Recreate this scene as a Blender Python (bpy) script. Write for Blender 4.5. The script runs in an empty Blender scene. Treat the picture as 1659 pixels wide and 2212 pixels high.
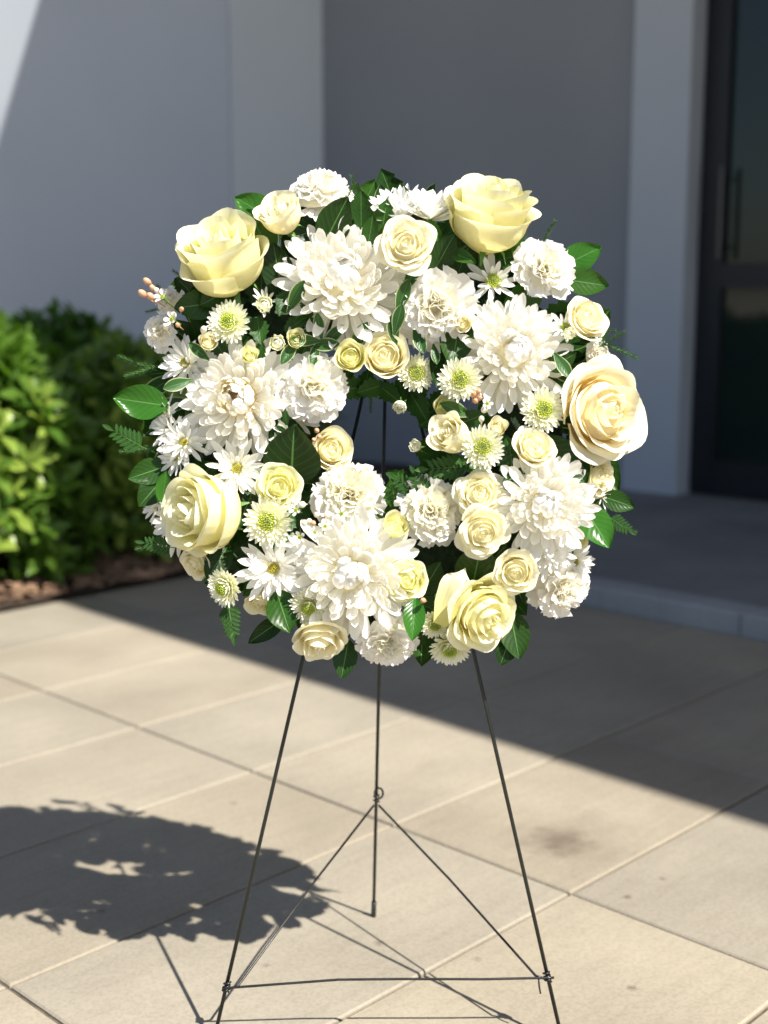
import bpy, math, random
import numpy as np
from mathutils import Vector, Matrix

random.seed(7)
rng = np.random.default_rng(11)
R = math.radians
scene = bpy.context.scene
COL = scene.collection

# ------------------------------------------------------------------ camera
CAM_H, PITCH, FPX, PCX, PCY = 1.0, R(9.5), 2833.0, 829.5, 1106.0     # focal length in units of a 1659 x 2212 frame
cam_d = bpy.data.cameras.new('camera')
cam = bpy.data.objects.new('camera', cam_d); COL.objects.link(cam)
cam.location = (0, 0, CAM_H); cam.rotation_euler = (R(90) - PITCH, 0, 0)
cam_d.sensor_fit = 'VERTICAL'; cam_d.sensor_height = 36.0; cam_d.lens = 36.0 * FPX / 2212.0
cam_d.clip_start = 0.05; cam_d.clip_end = 3000
cam_d.dof.use_dof = True; cam_d.dof.focus_distance = 1.66; cam_d.dof.aperture_fstop = 3.0
scene.camera = cam

# ------------------------------------------------------------------ sky, sun, exposure
SUN = Vector((0.570, -0.620, 1.0)).normalized()      # towards the sun
world = bpy.data.worlds.new('World'); scene.world = world; world.use_nodes = True
nt = world.node_tree; bg = nt.nodes['Background']
sky = nt.nodes.new('ShaderNodeTexSky'); sky.sky_type = 'NISHITA'; sky.sun_disc = False
sky.sun_elevation = math.asin(SUN.z); sky.sun_rotation = math.atan2(SUN.x, SUN.y)
nt.links.new(sky.outputs[0], bg.inputs[0]); bg.inputs[1].default_value = 0.066
sun_d = bpy.data.lights.new('sun', 'SUN'); sun_d.energy = 5.0; sun_d.angle = R(0.53); sun_d.color = (1.0, 0.95, 0.86)
sun = bpy.data.objects.new('sun', sun_d); COL.objects.link(sun); sun.location = (4, -4, 8)
sun.rotation_euler = SUN.to_track_quat('Z', 'Y').to_euler()
vs = scene.view_settings
vs.view_transform = 'Standard'; vs.look = 'None'; vs.gamma = 1.0; vs.use_curve_mapping = False; vs.exposure = 0.84
scene.cycles.max_bounces = 12; scene.cycles.diffuse_bounces = 8; scene.cycles.transmission_bounces = 8; scene.cycles.use_denoising = True

# ------------------------------------------------------------------ helpers
def ray(px, py):
    return Vector(((px - PCX) / FPX, math.cos(PITCH) - (py - PCY) / FPX * math.sin(PITCH),
                   -math.sin(PITCH) - (py - PCY) / FPX * math.cos(PITCH)))
EYE = Vector((0, 0, CAM_H))
def on_z(px, py, z=0.0):
    d = ray(px, py); return EYE + d * ((z - CAM_H) / d.z)
def on_y(px, py, y):
    d = ray(px, py); return EYE + d * (y / d.y)
def on_plane(px, py, o, n):
    d = ray(px, py); return EYE + d * ((o - EYE).dot(n) / d.dot(n))
GA = R(44.0)                                             # the paving and the building share this turn
A2 = Vector((math.sin(GA), math.cos(GA), 0)); B2 = Vector((-math.cos(GA), math.sin(GA), 0))
def ab(a, b, z=0.0):
    v = A2 * a + B2 * b; v.z = z; return v
def to_ab(v): return v.dot(A2), v.dot(B2)

def tag(o, label=None, cat=None, group=None, kind=None):
    if label: o['label'] = label
    if cat: o['category'] = cat
    if group: o['group'] = group
    if kind: o['kind'] = kind
    return o
def empty(name, loc=(0, 0, 0), parent=None):
    o = bpy.data.objects.new(name, None); o.empty_display_size = 0.02; COL.objects.link(o)
    o.location = loc
    if parent: o.parent = parent
    return o
def mesh(name, V, F, mat=None, smooth=True, attrs=None):
    me = bpy.data.meshes.new(name); me.from_pydata([tuple(v) for v in V], [], [tuple(f) for f in F])
    if smooth: me.polygons.foreach_set('use_smooth', [True] * len(me.polygons))
    if attrs:
        for k, vals in attrs.items():
            at = me.attributes.new(k, 'FLOAT', 'POINT'); at.data.foreach_set('value', np.asarray(vals, dtype=np.float32))
    for m in ([mat] if not isinstance(mat, (list, tuple)) else mat): me.materials.append(m)
    me.update(); return me
def obj(name, me, parent=None, mat=None, matrix=None):
    o = bpy.data.objects.new(name, me); COL.objects.link(o)
    if parent: o.parent = parent
    if matrix is not None: o.matrix_basis = matrix
    if mat is not None:
        o.material_slots[0].link = 'OBJECT'; o.material_slots[0].material = mat
    return o
class MB:
    def __init__(s): s.V = []; s.F = []
    def add(s, V, F):
        n = len(s.V); s.V += [tuple(v) for v in V]; s.F += [tuple(i + n for i in f) for f in F]
    def box(s, c, ax, ay, az, bev=0.0):
        c = Vector(c); pts = []
        if bev <= 0:
            for k in (-1, 1):
                for (i, j) in ((-1, -1), (1, -1), (1, 1), (-1, 1)): pts.append(c + ax * i + ay * j + az * k)
            s.add(pts, [(3, 2, 1, 0), (4, 5, 6, 7), (0, 1, 5, 4), (1, 2, 6, 5), (2, 3, 7, 6), (3, 0, 4, 7)])
        else:                                            # chamfered top edge
            tx = ax * (1 - bev / ax.length); ty = ay * (1 - bev / ay.length); tz = az * (1 - bev / az.length)
            for (X, Y, Z) in ((ax, ay, -az), (ax, ay, tz), (tx, ty, az)):
                for (i, j) in ((-1, -1), (1, -1), (1, 1), (-1, 1)): pts.append(c + X * i + Y * j + Z)
            F = [(3, 2, 1, 0), (8, 9, 10, 11)]
            for l in (0, 4):
                for k in range(4): F.append((l + k, l + (k + 1) % 4, l + 4 + (k + 1) % 4, l + 4 + k))
            s.add(pts, F)
    def tube(s, pts, r, n=8, cap=True):
        pts = [Vector(p) for p in pts]; rr = r if isinstance(r, (list, tuple)) else [r] * len(pts)
        V = []; F = []; up = None
        for i, p in enumerate(pts):
            t = (pts[min(i + 1, len(pts) - 1)] - pts[max(i - 1, 0)]).normalized()
            if up is None: up = Vector((0, 0, 1)) if abs(t.z) < .9 else Vector((1, 0, 0))
            x = t.cross(up).normalized(); y = x.cross(t).normalized(); up = y
            for k in range(n):
                a = 2 * math.pi * k / n; V.append(p + (x * math.cos(a) + y * math.sin(a)) * rr[i])
        for i in range(len(pts) - 1):
            for k in range(n):
                F.append((i * n + k, i * n + (k + 1) % n, (i + 1) * n + (k + 1) % n, (i + 1) * n + k))
        if cap: F += [tuple(range(n - 1, -1, -1)), tuple(range((len(pts) - 1) * n, len(pts) * n))]
        s.add(V, F)
    def ball(s, c, r, sx=1, sy=1, sz=1, nu=8, nv=6, M=None):
        V = []; F = []
        for j in range(nv + 1):
            th = math.pi * j / nv
            for i in range(nu):
                p = Vector((sx * r * math.sin(th) * math.cos(2 * math.pi * i / nu), sy * r * math.sin(th) * math.sin(2 * math.pi * i / nu), sz * r * math.cos(th)))
                V.append(Vector(c) + (M @ p if M else p))
        for j in range(nv):
            for i in range(nu): F.append((j * nu + i, (j + 1) * nu + i, (j + 1) * nu + (i + 1) % nu, j * nu + (i + 1) % nu))
        s.add(V, F)
    def build(s, name, mat, parent=None, smooth=False):
        return obj(name, mesh(name, s.V, s.F, mat, smooth), parent)

# ------------------------------------------------------------------ materials
def material(name):
    m = bpy.data.materials.new(name); m.use_nodes = True
    n = m.node_tree.nodes; p = n['Principled BSDF']
    return m, n, m.node_tree.links, p
def ramp(n, stops):
    r = n.new('ShaderNodeValToRGB'); e = r.color_ramp.elements
    while len(e) < len(stops): e.new(0.5)
    for k, (x, c) in enumerate(stops): e[k].position = x; e[k].color = (*c, 1)
    return r
def noise(n, l, scale, detail=4, rough=.55, coord='Object', stretch=None, rot=0):
    tc = n.new('ShaderNodeTexCoord'); tx = n.new('ShaderNodeTexNoise')
    tx.inputs['Scale'].default_value = scale; tx.inputs['Detail'].default_value = detail; tx.inputs['Roughness'].default_value = rough
    if stretch:
        mp = n.new('ShaderNodeMapping'); mp.inputs['Scale'].default_value = stretch; mp.inputs['Rotation'].default_value = (0, 0, rot)
        l.new(tc.outputs[coord], mp.inputs[0]); l.new(mp.outputs[0], tx.inputs['Vector'])
    else: l.new(tc.outputs[coord], tx.inputs['Vector'])
    return tx
def mixc(n, l, mode, fac, a, b):
    m = n.new('ShaderNodeMix'); m.data_type = 'RGBA'; m.blend_type = mode
    for sock, v in ((m.inputs[0], fac), (m.inputs[6], a), (m.inputs[7], b)):
        if hasattr(v, 'is_linked') or hasattr(v, 'links'): l.new(v, sock)
        elif isinstance(v, (int, float)): sock.default_value = v
        else: sock.default_value = (*v, 1)
    return m.outputs[2]
def bump(n, l, p, h, strength, dist=0.01):
    b = n.new('ShaderNodeBump'); b.inputs['Strength'].default_value = strength; b.inputs['Distance'].default_value = dist
    l.new(h, b.inputs['Height']); l.new(b.outputs[0], p.inputs['Normal']); return b
def plain(name, col, rough=.5, metal=0, nscale=None, namt=.2, bstr=0, spec=.5):
    m, n, l, p = material(name)
    p.inputs['Base Color'].default_value = (*col, 1); p.inputs['Roughness'].default_value = rough; p.inputs['Metallic'].default_value = metal
    p.inputs['Specular IOR Level'].default_value = spec
    if nscale:
        t = noise(n, l, nscale)
        r = ramp(n, [(0.3, tuple(c * (1 - namt) for c in col)), (0.7, tuple(min(1, c * (1 + namt)) for c in col))])
        l.new(t.outputs['Fac'], r.inputs[0]); l.new(r.outputs[0], p.inputs['Base Color'])
        if bstr: bump(n, l, p, t.outputs['Fac'], bstr)
    return m
def petal_mat(name, stops, trans=.28, rough=.55, var=.04):
    """petal pigment from base (t=0) to rim (t=1), thin enough to let light through"""
    m, n, l, p = material(name)
    at = n.new('ShaderNodeAttribute'); at.attribute_name = 't'
    r = ramp(n, stops); l.new(at.outputs['Fac'], r.inputs[0])
    oi = n.new('ShaderNodeObjectInfo')
    hv = n.new('ShaderNodeHueSaturation'); mr = n.new('ShaderNodeMapRange')
    mr.inputs['To Min'].default_value = 1 - var; mr.inputs['To Max'].default_value = 1 + var * .6
    l.new(oi.outputs['Random'], mr.inputs['Value']); l.new(mr.outputs[0], hv.inputs['Value']); l.new(r.outputs[0], hv.inputs['Color'])
    l.new(hv.outputs[0], p.inputs['Base Color']); p.inputs['Roughness'].default_value = rough; p.inputs['Specular IOR Level'].default_value = .15
    au = n.new('ShaderNodeAttribute'); au.attribute_name = 'u'
    ml = n.new('ShaderNodeMath'); ml.operation = 'MULTIPLY'; ml.inputs[1].default_value = 26; l.new(au.outputs['Fac'], ml.inputs[0])
    sn = n.new('ShaderNodeMath'); sn.operation = 'SINE'; l.new(ml.outputs[0], sn.inputs[0])
    bump(n, l, p, sn.outputs[0], .18, .0006)
    tr = n.new('ShaderNodeBsdfTranslucent'); l.new(hv.outputs[0], tr.inputs['Color'])
    mx = n.new('ShaderNodeMixShader'); mx.inputs[0].default_value = trans
    l.new(p.outputs[0], mx.inputs[1]); l.new(tr.outputs[0], mx.inputs[2])
    l.new(mx.outputs[0], n['Material Output'].inputs['Surface'])
    return m
def leaf_mat(name, dark, light, rough=.3, trans=.2, edge=None, vein=(.10, .22, .06), var=.3):
    m, n, l, p = material(name)
    av = n.new('ShaderNodeAttribute'); av.attribute_name = 't'; au = n.new('ShaderNodeAttribute'); au.attribute_name = 'u'
    oi = n.new('ShaderNodeObjectInfo')
    c = mixc(n, l, 'MIX', oi.outputs['Random'], dark, light)
    ab_ = n.new('ShaderNodeMath'); ab_.operation = 'ABSOLUTE'; l.new(au.outputs['Fac'], ab_.inputs[0])
    # midrib and side veins
    mr = n.new('ShaderNodeMapRange'); mr.inputs['From Min'].default_value = .05; mr.inputs['From Max'].default_value = .015; l.new(ab_.outputs[0], mr.inputs['Value'])
    ma = n.new('ShaderNodeMath'); ma.operation = 'MULTIPLY_ADD'; ma.inputs[1].default_value = -.35; l.new(ab_.outputs[0], ma.inputs[0]); l.new(av.outputs['Fac'], ma.inputs[2])
    mm = n.new('ShaderNodeMath'); mm.operation = 'MULTIPLY'; mm.inputs[1].default_value = 46; l.new(ma.outputs[0], mm.inputs[0])
    sn = n.new('ShaderNodeMath'); sn.operation = 'SINE'; l.new(mm.outputs[0], sn.inputs[0])
    pw = n.new('ShaderNodeMapRange'); pw.inputs['From Min'].default_value = .82; pw.inputs['From Max'].default_value = 1.0; pw.inputs['To Max'].default_value = .16; l.new(sn.outputs[0], pw.inputs['Value'])
    mxv = n.new('ShaderNodeMath'); mxv.operation = 'MAXIMUM'; l.new(mr.outputs[0], mxv.inputs[0]); l.new(pw.outputs[0], mxv.inputs[1])
    c = mixc(n, l, 'MIX', mxv.outputs[0], c, vein)
    if edge:
        me_ = n.new('ShaderNodeMapRange'); me_.inputs['From Min'].default_value = .8; me_.inputs['From Max'].default_value = .92; l.new(ab_.outputs[0], me_.inputs['Value'])
        c = mixc(n, l, 'MIX', me_.outputs[0], c, edge)
    l.new(c, p.inputs['Base Color']); p.inputs['Roughness'].default_value = rough; p.inputs['Specular IOR Level'].default_value = .27
    bump(n, l, p, sn.outputs[0], .12, .0006)
    tr = n.new('ShaderNodeBsdfTranslucent'); tc = mixc(n, l, 'MULTIPLY', 1.0, c, (1.6, 1.9, .7)); l.new(tc, tr.inputs['Color'])
    mx = n.new('ShaderNodeMixShader'); mx.inputs[0].default_value = trans
    l.new(p.outputs[0], mx.inputs[1]); l.new(tr.outputs[0], mx.inputs[2]); l.new(mx.outputs[0], n['Material Output'].inputs['Surface'])
    return m

M = {}
M['mum'] = petal_mat('mum_white', [(0, (.93, .86, .62)), (.35, (.96, .94, .86)), (1, (.97, .962, .93))], trans=.30)
M['mum_centre'] = petal_mat('mum_cream', [(0, (.86, .72, .36)), (.6, (.92, .84, .56)), (1, (.94, .90, .72))])
M['mum_tan'] = petal_mat('mum_tan', [(0, (.70, .50, .22)), (.6, (.80, .62, .34)), (1, (.86, .72, .46))])
M['daisy'] = petal_mat('daisy_white', [(0, (.92, .88, .62)), (.3, (.96, .95, .89)), (1, (.97, .965, .945))], trans=.30)
M['button'] = petal_mat('button_cream', [(0, (.74, .80, .16)), (.3, (.91, .91, .60)), (1, (.95, .95, .87))])
M['green_heart'] = petal_mat('green_heart', [(0, (.40, .52, .04)), (1, (.74, .80, .14))])
M['yellow_heart'] = petal_mat('yellow_heart', [(0, (.55, .50, .06)), (1, (.80, .74, .25))])
M['carn'] = petal_mat('carnation_white', [(0, (.93, .87, .68)), (.45, (.965, .945, .88)), (1, (.97, .96, .94))], trans=.34)
M['carn_y'] = petal_mat('carnation_cream', [(0, (.90, .78, .36)), (.5, (.94, .89, .62)), (.9, (.95, .93, .82)), (1, (.95, .94, .90))], trans=.38)
M['carn_c'] = petal_mat('carnation_ivory', [(0, (.94, .86, .58)), (.5, (.96, .92, .76)), (1, (.965, .95, .87))], trans=.34)
M['rose_y'] = petal_mat('rose_yellow', [(0, (.91, .84, .30)), (.45, (.935, .895, .50)), (.85, (.95, .925, .65)), (1, (.955, .94, .75))], trans=.38)
M['rose_c'] = petal_mat('rose_cream', [(0, (.93, .83, .44)), (.5, (.945, .89, .61)), (1, (.955, .93, .77))], trans=.38)
M['rose_p'] = petal_mat('rose_peach', [(0, (.93, .72, .34)), (.5, (.945, .84, .53)), (.9, (.955, .905, .70)), (1, (.955, .925, .79))], trans=.38)
M['rose_g'] = petal_mat('rose_green_yellow', [(0, (.82, .82, .30)), (.5, (.92, .90, .50)), (1, (.94, .92, .66))], trans=.38)
M['calyx'] = plain('calyx_green', (.10, .22, .04), .5, nscale=60)
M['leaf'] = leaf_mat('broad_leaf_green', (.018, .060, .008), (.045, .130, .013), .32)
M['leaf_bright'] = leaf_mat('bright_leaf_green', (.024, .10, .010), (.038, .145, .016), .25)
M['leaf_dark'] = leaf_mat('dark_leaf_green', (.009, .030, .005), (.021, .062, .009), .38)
M['leaf_var'] = leaf_mat('variegated_leaf', (.020, .07, .018), (.045, .12, .03), .35, edge=(.42, .46, .26))
M['fern'] = leaf_mat('fern_green', (.014, .052, .008), (.032, .10, .014), .45)
M['fir'] = plain('fir_green', (.055, .14, .03), .5, nscale=40, namt=.5)
M['foam'] = plain('mossy_foam', (.012, .03, .010), .9, nscale=80, namt=.5, bstr=.5)
M['wax'] = petal_mat('waxflower_white', [(0, (.80, .78, .46)), (.4, (.94, .92, .87)), (1, (.95, .935, .92))])
M['bud_white'] = plain('waxflower_bud', (.82, .78, .62), .4, nscale=60, namt=.06)
M['bud_pink'] = plain('waxflower_pink_bud', (.60, .33, .20), .4, nscale=60, namt=.3)
M['wire'] = plain('dark_green_wire', (.012, .015, .013), .38, metal=.0, nscale=30, namt=.3)
M['wire_thin'] = plain('bare_dark_wire', (.05, .05, .05), .35, metal=.8, nscale=50, namt=.3)
M['hedge'] = leaf_mat('hedge_leaf', (.05, .13, .014), (.30, .39, .07), .26, trans=.3, vein=(.16, .27, .08))
M['twig'] = plain('twig_brown', (.06, .045, .03), .9, nscale=30)
M['mulch'] = plain('bark_mulch', (.045, .028, .018), .95, nscale=14, namt=.6, bstr=.6)
M['chip'] = plain('bark_chip', (.26, .16, .10), .9, nscale=9, namt=.6)

def slab_material(name, tones, stain=False):
    m, n, l, p = material(name)
    oi = n.new('ShaderNodeObjectInfo'); r = ramp(n, tones); r.color_ramp.interpolation = 'LINEAR'
    l.new(oi.outputs['Random'], r.inputs[0])
    c = r.outputs[0]
    st = noise(n, l, 5.0, 7, .62, 'Object', (1.0, 9.0, 1.0))
    r2 = ramp(n, [(.28, (.90, .89, .88)), (.5, (1, 1, 1)), (.75, (1.05, 1.05, 1.04))]); l.new(st.outputs['Fac'], r2.inputs[0])
    c = mixc(n, l, 'MULTIPLY', .8, c, r2.outputs[0])
    geo = n.new('ShaderNodeNewGeometry')
    big = n.new('ShaderNodeTexNoise'); big.inputs['Scale'].default_value = 2.3; big.inputs['Detail'].default_value = 5; l.new(geo.outputs['Position'], big.inputs['Vector'])
    r3 = ramp(n, [(.3, (.80, .79, .78)), (.68, (1.08, 1.08, 1.06))]); l.new(big.outputs['Fac'], r3.inputs[0]); c = mixc(n, l, 'MULTIPLY', .9, c, r3.outputs[0])
    fine = n.new('ShaderNodeTexNoise'); fine.inputs['Scale'].default_value = 190; fine.inputs['Detail'].default_value = 3; l.new(geo.outputs['Position'], fine.inputs['Vector'])
    r4 = ramp(n, [(.34, (.70, .69, .68)), (.58, (1.05, 1.05, 1.05))]); l.new(fine.outputs['Fac'], r4.inputs[0]); c = mixc(n, l, 'MULTIPLY', .38, c, r4.outputs[0])
    if stain:
        for (px, py, rad, amt) in ((1210, 1822, .075, .75), (1225, 1815, .16, .30), (820, 2040, .012, .7), (1430, 1900, .008, .8), (1355, 1940, .010, .9), (1365, 2138, .010, .9), (575, 2088, .008, .6), (505, 1737, .010, .6), (220, 1970, .012, .6), (1030, 2075, .010, .5)):
            q = on_z(px, py)
            vd = n.new('ShaderNodeVectorMath'); vd.operation = 'DISTANCE'; l.new(geo.outputs['Position'], vd.inputs[0]); vd.inputs[1].default_value = (q.x, q.y, .002)
            nz = n.new('ShaderNodeTexNoise'); nz.inputs['Scale'].default_value = 2.2 / rad; nz.inputs['Detail'].default_value = 5; l.new(geo.outputs['Position'], nz.inputs['Vector'])
            ad = n.new('ShaderNodeMath'); ad.operation = 'MULTIPLY_ADD'; l.new(nz.outputs['Fac'], ad.inputs[0]); ad.inputs[1].default_value = rad * 1.5; l.new(vd.outputs['Value'], ad.inputs[2])
            mp = n.new('ShaderNodeMapRange'); mp.inputs['From Min'].default_value = rad * 1.75; mp.inputs['From Max'].default_value = rad * .75; mp.inputs['To Max'].default_value = amt
            l.new(ad.outputs[0], mp.inputs['Value']); c = mixc(n, l, 'MIX', mp.outputs[0], c, (.10, .075, .055))
    l.new(c, p.inputs['Base Color']); p.inputs['Roughness'].default_value = .75; p.inputs['Specular IOR Level'].default_value = .3
    bump(n, l, p, fine.outputs['Fac'], .25, .002)
    return m
M['slab'] = slab_material('sandstone_slab', [(0, (.310, .270, .210)), (.2, (.358, .318, .253)), (.45, (.322, .292, .242)), (.7, (.368, .322, .250)), (.88, (.338, .306, .252)), (1, (.262, .229, .184))], True)
M['landing_slab'] = slab_material('landing_stone', [(0, (.205, .208, .215)), (.5, (.24, .243, .25)), (1, (.19, .193, .20))])
M['kerb'] = slab_material('kerb_stone', [(0, (.36, .37, .385)), (1, (.42, .43, .445))])
M['mortar'] = plain('dark_joint', (.11, .09, .068), .95, nscale=40, namt=.4, bstr=.4)
M['ground'] = plain('ground_earth', (.30, .26, .20), .95, nscale=3, namt=.2)
def wall_material(name, col, col2):
    m, n, l, p = material(name)
    geo = n.new('ShaderNodeNewGeometry')
    t = n.new('ShaderNodeTexNoise'); t.inputs['Scale'].default_value = 1.4; t.inputs['Detail'].default_value = 6; l.new(geo.outputs['Position'], t.inputs['Vector'])
    r = ramp(n, [(.3, col), (.7, col2)]); l.new(t.outputs['Fac'], r.inputs[0]); l.new(r.outputs[0], p.inputs['Base Color'])
    p.inputs['Roughness'].default_value = .85; p.inputs['Specular IOR Level'].default_value = .2
    f = n.new('ShaderNodeTexNoise'); f.inputs['Scale'].default_value = 140; f.inputs['Detail'].default_value = 3; l.new(geo.outputs['Position'], f.inputs['Vector'])
    bump(n, l, p, f.outputs['Fac'], .25, .003)
    return m
M['render'] = wall_material('grey_white_render', (.45, .49, .55), (.48, .52, .58))
M['render_dark'] = wall_material('entrance_grey_render', (.262, .280, .308), (.290, .308, .335))  # darker wall colour standing in for the shade at the entrance
M['render_light'] = wall_material('pale_render', (.78, .85, .93), (.81, .88, .95))  # extra brightness of the wing return put into its wall colour
M['soffit'] = wall_material('soffit_paint', (.450, .414, .360), (.486, .450, .396))
M['frame'] = plain('black_door_frame', (.006, .007, .012), .45, nscale=20, namt=.2)
M['handle'] = plain('steel_handle', (.08, .08, .085), .3, metal=1.0, nscale=40, namt=.1)
def glass_mat():
    m, n, l, p = material('dark_tinted_glass')
    p.inputs['Base Color'].default_value = (.012, .022, .020, 1); p.inputs['Roughness'].default_value = .06; p.inputs['Specular IOR Level'].default_value = .5
    t = noise(n, l, 3.0); bump(n, l, p, t.outputs['Fac'], .02)
    return m
M['glass'] = glass_mat()

# ------------------------------------------------------------------ ground, paving, landing
g = MB(); g.add([(-900, -900, -.03), (900, -900, -.03), (900, 900, -.03), (-900, 900, -.03)], [(0, 1, 2, 3)])
tag(g.build('ground', M['ground']), kind='structure')
KERB_A, BED_B, STEP = 3.43, 3.68, 0.07
LINES_A = [-2.3, -1.52, -.72, .08, .895, 1.71, 2.41, 3.10, KERB_A]
LINES_B = [BED_B - .411 * k for k in range(0, 17)][::-1]
pm = MB(); c = ab((LINES_A[0] + KERB_A) / 2, (LINES_B[0] + BED_B) / 2, -.010)
pm.box(c, A2 * ((KERB_A - LINES_A[0]) / 2), B2 * ((BED_B - LINES_B[0]) / 2), Vector((0, 0, .006)))
pavement = tag(pm.build('pavement', M['mortar']), kind='structure')
SL = {}
GAP = .0032
for i in range(len(LINES_A) - 1):
    for j in range(len(LINES_B) - 1):
        a0, a1, b0, b1 = LINES_A[i], LINES_A[i + 1], LINES_B[j], LINES_B[j + 1]
        c = ab((a0 + a1) / 2, (b0 + b1) / 2, -.006 + random.uniform(-.0008, .0008))
        key = round(a1 - a0, 3)
        if key not in SL:
            s = MB(); s.box((0, 0, 0), Vector(((a1 - a0) / 2 - GAP, 0, 0)), Vector((0, (b1 - b0) / 2 - GAP, 0)), Vector((0, 0, .008)), .003)
            SL[key] = mesh('slab', s.V, s.F, M['slab'], False)
        obj('slab', SL[key], pavement, None, Matrix.Translation(c) @ Matrix.Rotation(R(90) - GA, 4, 'Z'))

# where the facade stands: read from the foot of the pilaster beside the door
q = on_z(1459, 1070, STEP); AF, BQ = to_ab(q)
def b_at(px, a):                                          # b where the sight line at column px meets the plane a = const
    d = ray(px, 700); d.z = 0
    t = a / d.dot(A2); return (d * t).dot(B2)
B_IN = b_at(700, AF + .05)                                # inner corner between facade and projecting wing
d5 = ray(500, 400); d5.z = 0
A_L = (d5 * (B_IN / d5.dot(B2))).dot(A2)                  # front plane of the projecting wing
A_WALL = AF + .05
WINGN = Vector((-.33, -.944, 0)).normalized(); WINGC = ab(A_L, B_IN)
lm = MB(); LB0, LB1 = -3.0, BED_B - .004
lm.box(ab((KERB_A + .06 + AF + .9) / 2, (LB0 + LB1) / 2, STEP / 2 - .012), A2 * ((AF + .9 - KERB_A - .06) / 2), B2 * ((LB1 - LB0) / 2), Vector((0, 0, STEP / 2 - .004)))
landing = tag(lm.build('landing', M['mortar']), kind='structure')
bs = np.arange(LB0, LB1 + .01, (LB1 - LB0) / 11)
ks = MB(); ks.box((0, 0, 0), Vector((.058, 0, 0)), Vector((0, (bs[1] - bs[0]) / 2 - .003, 0)), Vector((0, 0, STEP / 2 + .01)), .006)
kme = mesh('kerb_stone', ks.V, ks.F, M['kerb'], False)
for k in range(11):
    obj('kerb_stone', kme, landing, None, Matrix.Translation(ab(KERB_A + .06, (bs[k] + bs[k + 1]) / 2, STEP / 2 - .011)) @ Matrix.Rotation(R(90) - GA, 4, 'Z'))
las = np.linspace(KERB_A + .122, AF + .9, 5)
lbs = np.linspace(LB0, LB1, 8)
s = MB(); s.box((0, 0, 0), Vector(((las[1] - las[0]) / 2 - .003, 0, 0)), Vector((0, (lbs[1] - lbs[0]) / 2 - .003, 0)), Vector((0, 0, .008)), .003)
lme = mesh('landing_slab', s.V, s.F, M['landing_slab'], False)
for i in range(4):
    for j in range(7):
        obj('slab', lme, landing, None, Matrix.Translation(ab((las[i] + las[i + 1]) / 2, (lbs[j] + lbs[j + 1]) / 2, STEP - .010)) @ Matrix.Rotation(R(90) - GA, 4, 'Z'))
bed = MB()
na, nb = 30, 22
V = []; F = []
for i in range(na + 1):
    for j in range(nb + 1):
        V.append(ab(.2 + 6.6 * i / na, BED_B + .004 + 3.6 * j / nb, .012 + .03 * min(1, j / 2) + random.uniform(-.012, .012) * min(1, j)))
for i in range(na):
    for j in range(nb):
        k = i * (nb + 1) + j; F.append((k, k + nb + 1, k + nb + 2, k + 1))
bed.add(V, F)
tag(bed.build('planting_bed', M['mulch'], None, True), kind='structure')
ch = MB()
for k in range(1500):
    bo = .015 + abs(random.gauss(0, .22))
    c = ab(random.uniform(1.0, 5.0), BED_B + bo, .020 + .030 * min(1, bo / .3) + random.uniform(.0, .014))
    Mx = Matrix.Rotation(random.uniform(0, 6.3), 3, 'Z') @ Matrix.Rotation(random.uniform(-.6, .6), 3, 'X') @ Matrix.Rotation(random.uniform(-.5, .5), 3, 'Y')
    L_, W_ = random.uniform(.008, .032), random.uniform(.006, .014)
    ch.box(c, Mx @ Vector((L_, 0, 0)), Mx @ Vector((0, W_, 0)), Mx @ Vector((0, 0, .003)))
tag(ch.build('bark_chips', M['chip']), 'brown bark chips scattered over the bed under the hedge', 'bark chips', kind='stuff')

# ------------------------------------------------------------------ building
bld = tag(empty('entrance_building', ab(AF, 0)), 'grey rendered building with projecting wing and glazed black entrance door', 'building')
INV = Matrix.Translation(-bld.location)
def bpart(name, mb, mat, parent=None):
    o = mb.build(name, mat); o.parent = parent or bld
    o.matrix_basis = INV.copy() if parent is None else Matrix.Identity(4)
    return o
def abox(mb, a0, a1, b0, b1, z0, z1, bev=0):
    mb.box(ab((a0 + a1) / 2, (b0 + b1) / 2, (z0 + z1) / 2), A2 * ((a1 - a0) / 2), B2 * ((b1 - b0) / 2), Vector((0, 0, (z1 - z0) / 2)))
HC = 4.3; TOP = HC - 1.21; HT = HC - .005
B_P0 = b_at(1352, AF)                                     # left edge of the pilaster
A_DOOR = AF + .11
B_D = BQ                                                  # right edge of the pilaster, where the door reveal starts
WD = Vector((WINGN.y, -WINGN.x, 0)); WD = WD if WD.x < 0 else -WD
m = MB(); m.box(WINGC + WD * 5.0 - WINGN * .15 + Vector((0, 0, HT / 2 - .02)), WD * 5.0, WINGN * .15, Vector((0, 0, HT / 2))); bpart('wing_wall', m, M['render'])
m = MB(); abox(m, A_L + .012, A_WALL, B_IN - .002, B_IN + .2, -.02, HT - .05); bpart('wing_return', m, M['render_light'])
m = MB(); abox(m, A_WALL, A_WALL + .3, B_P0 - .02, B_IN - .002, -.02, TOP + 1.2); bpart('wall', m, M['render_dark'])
m = MB(); abox(m, AF, AF + .25, B_D, B_P0, -.02, TOP + 1.19); bpart('pilaster', m, M['render'])
m = MB(); abox(m, AF + .002, AF + .25, B_D - 1.30 - .6, B_D - 1.30, -.02, TOP + 1.19); bpart('pilaster', m, M['render'])
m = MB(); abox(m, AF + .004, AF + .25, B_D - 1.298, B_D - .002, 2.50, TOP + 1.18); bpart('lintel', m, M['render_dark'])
m = MB(); abox(m, A_WALL, A_WALL + .3, B_D - 6, B_D - 1.90, -.02, TOP + 1.2); bpart('wall', m, M['render_dark'])
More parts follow.
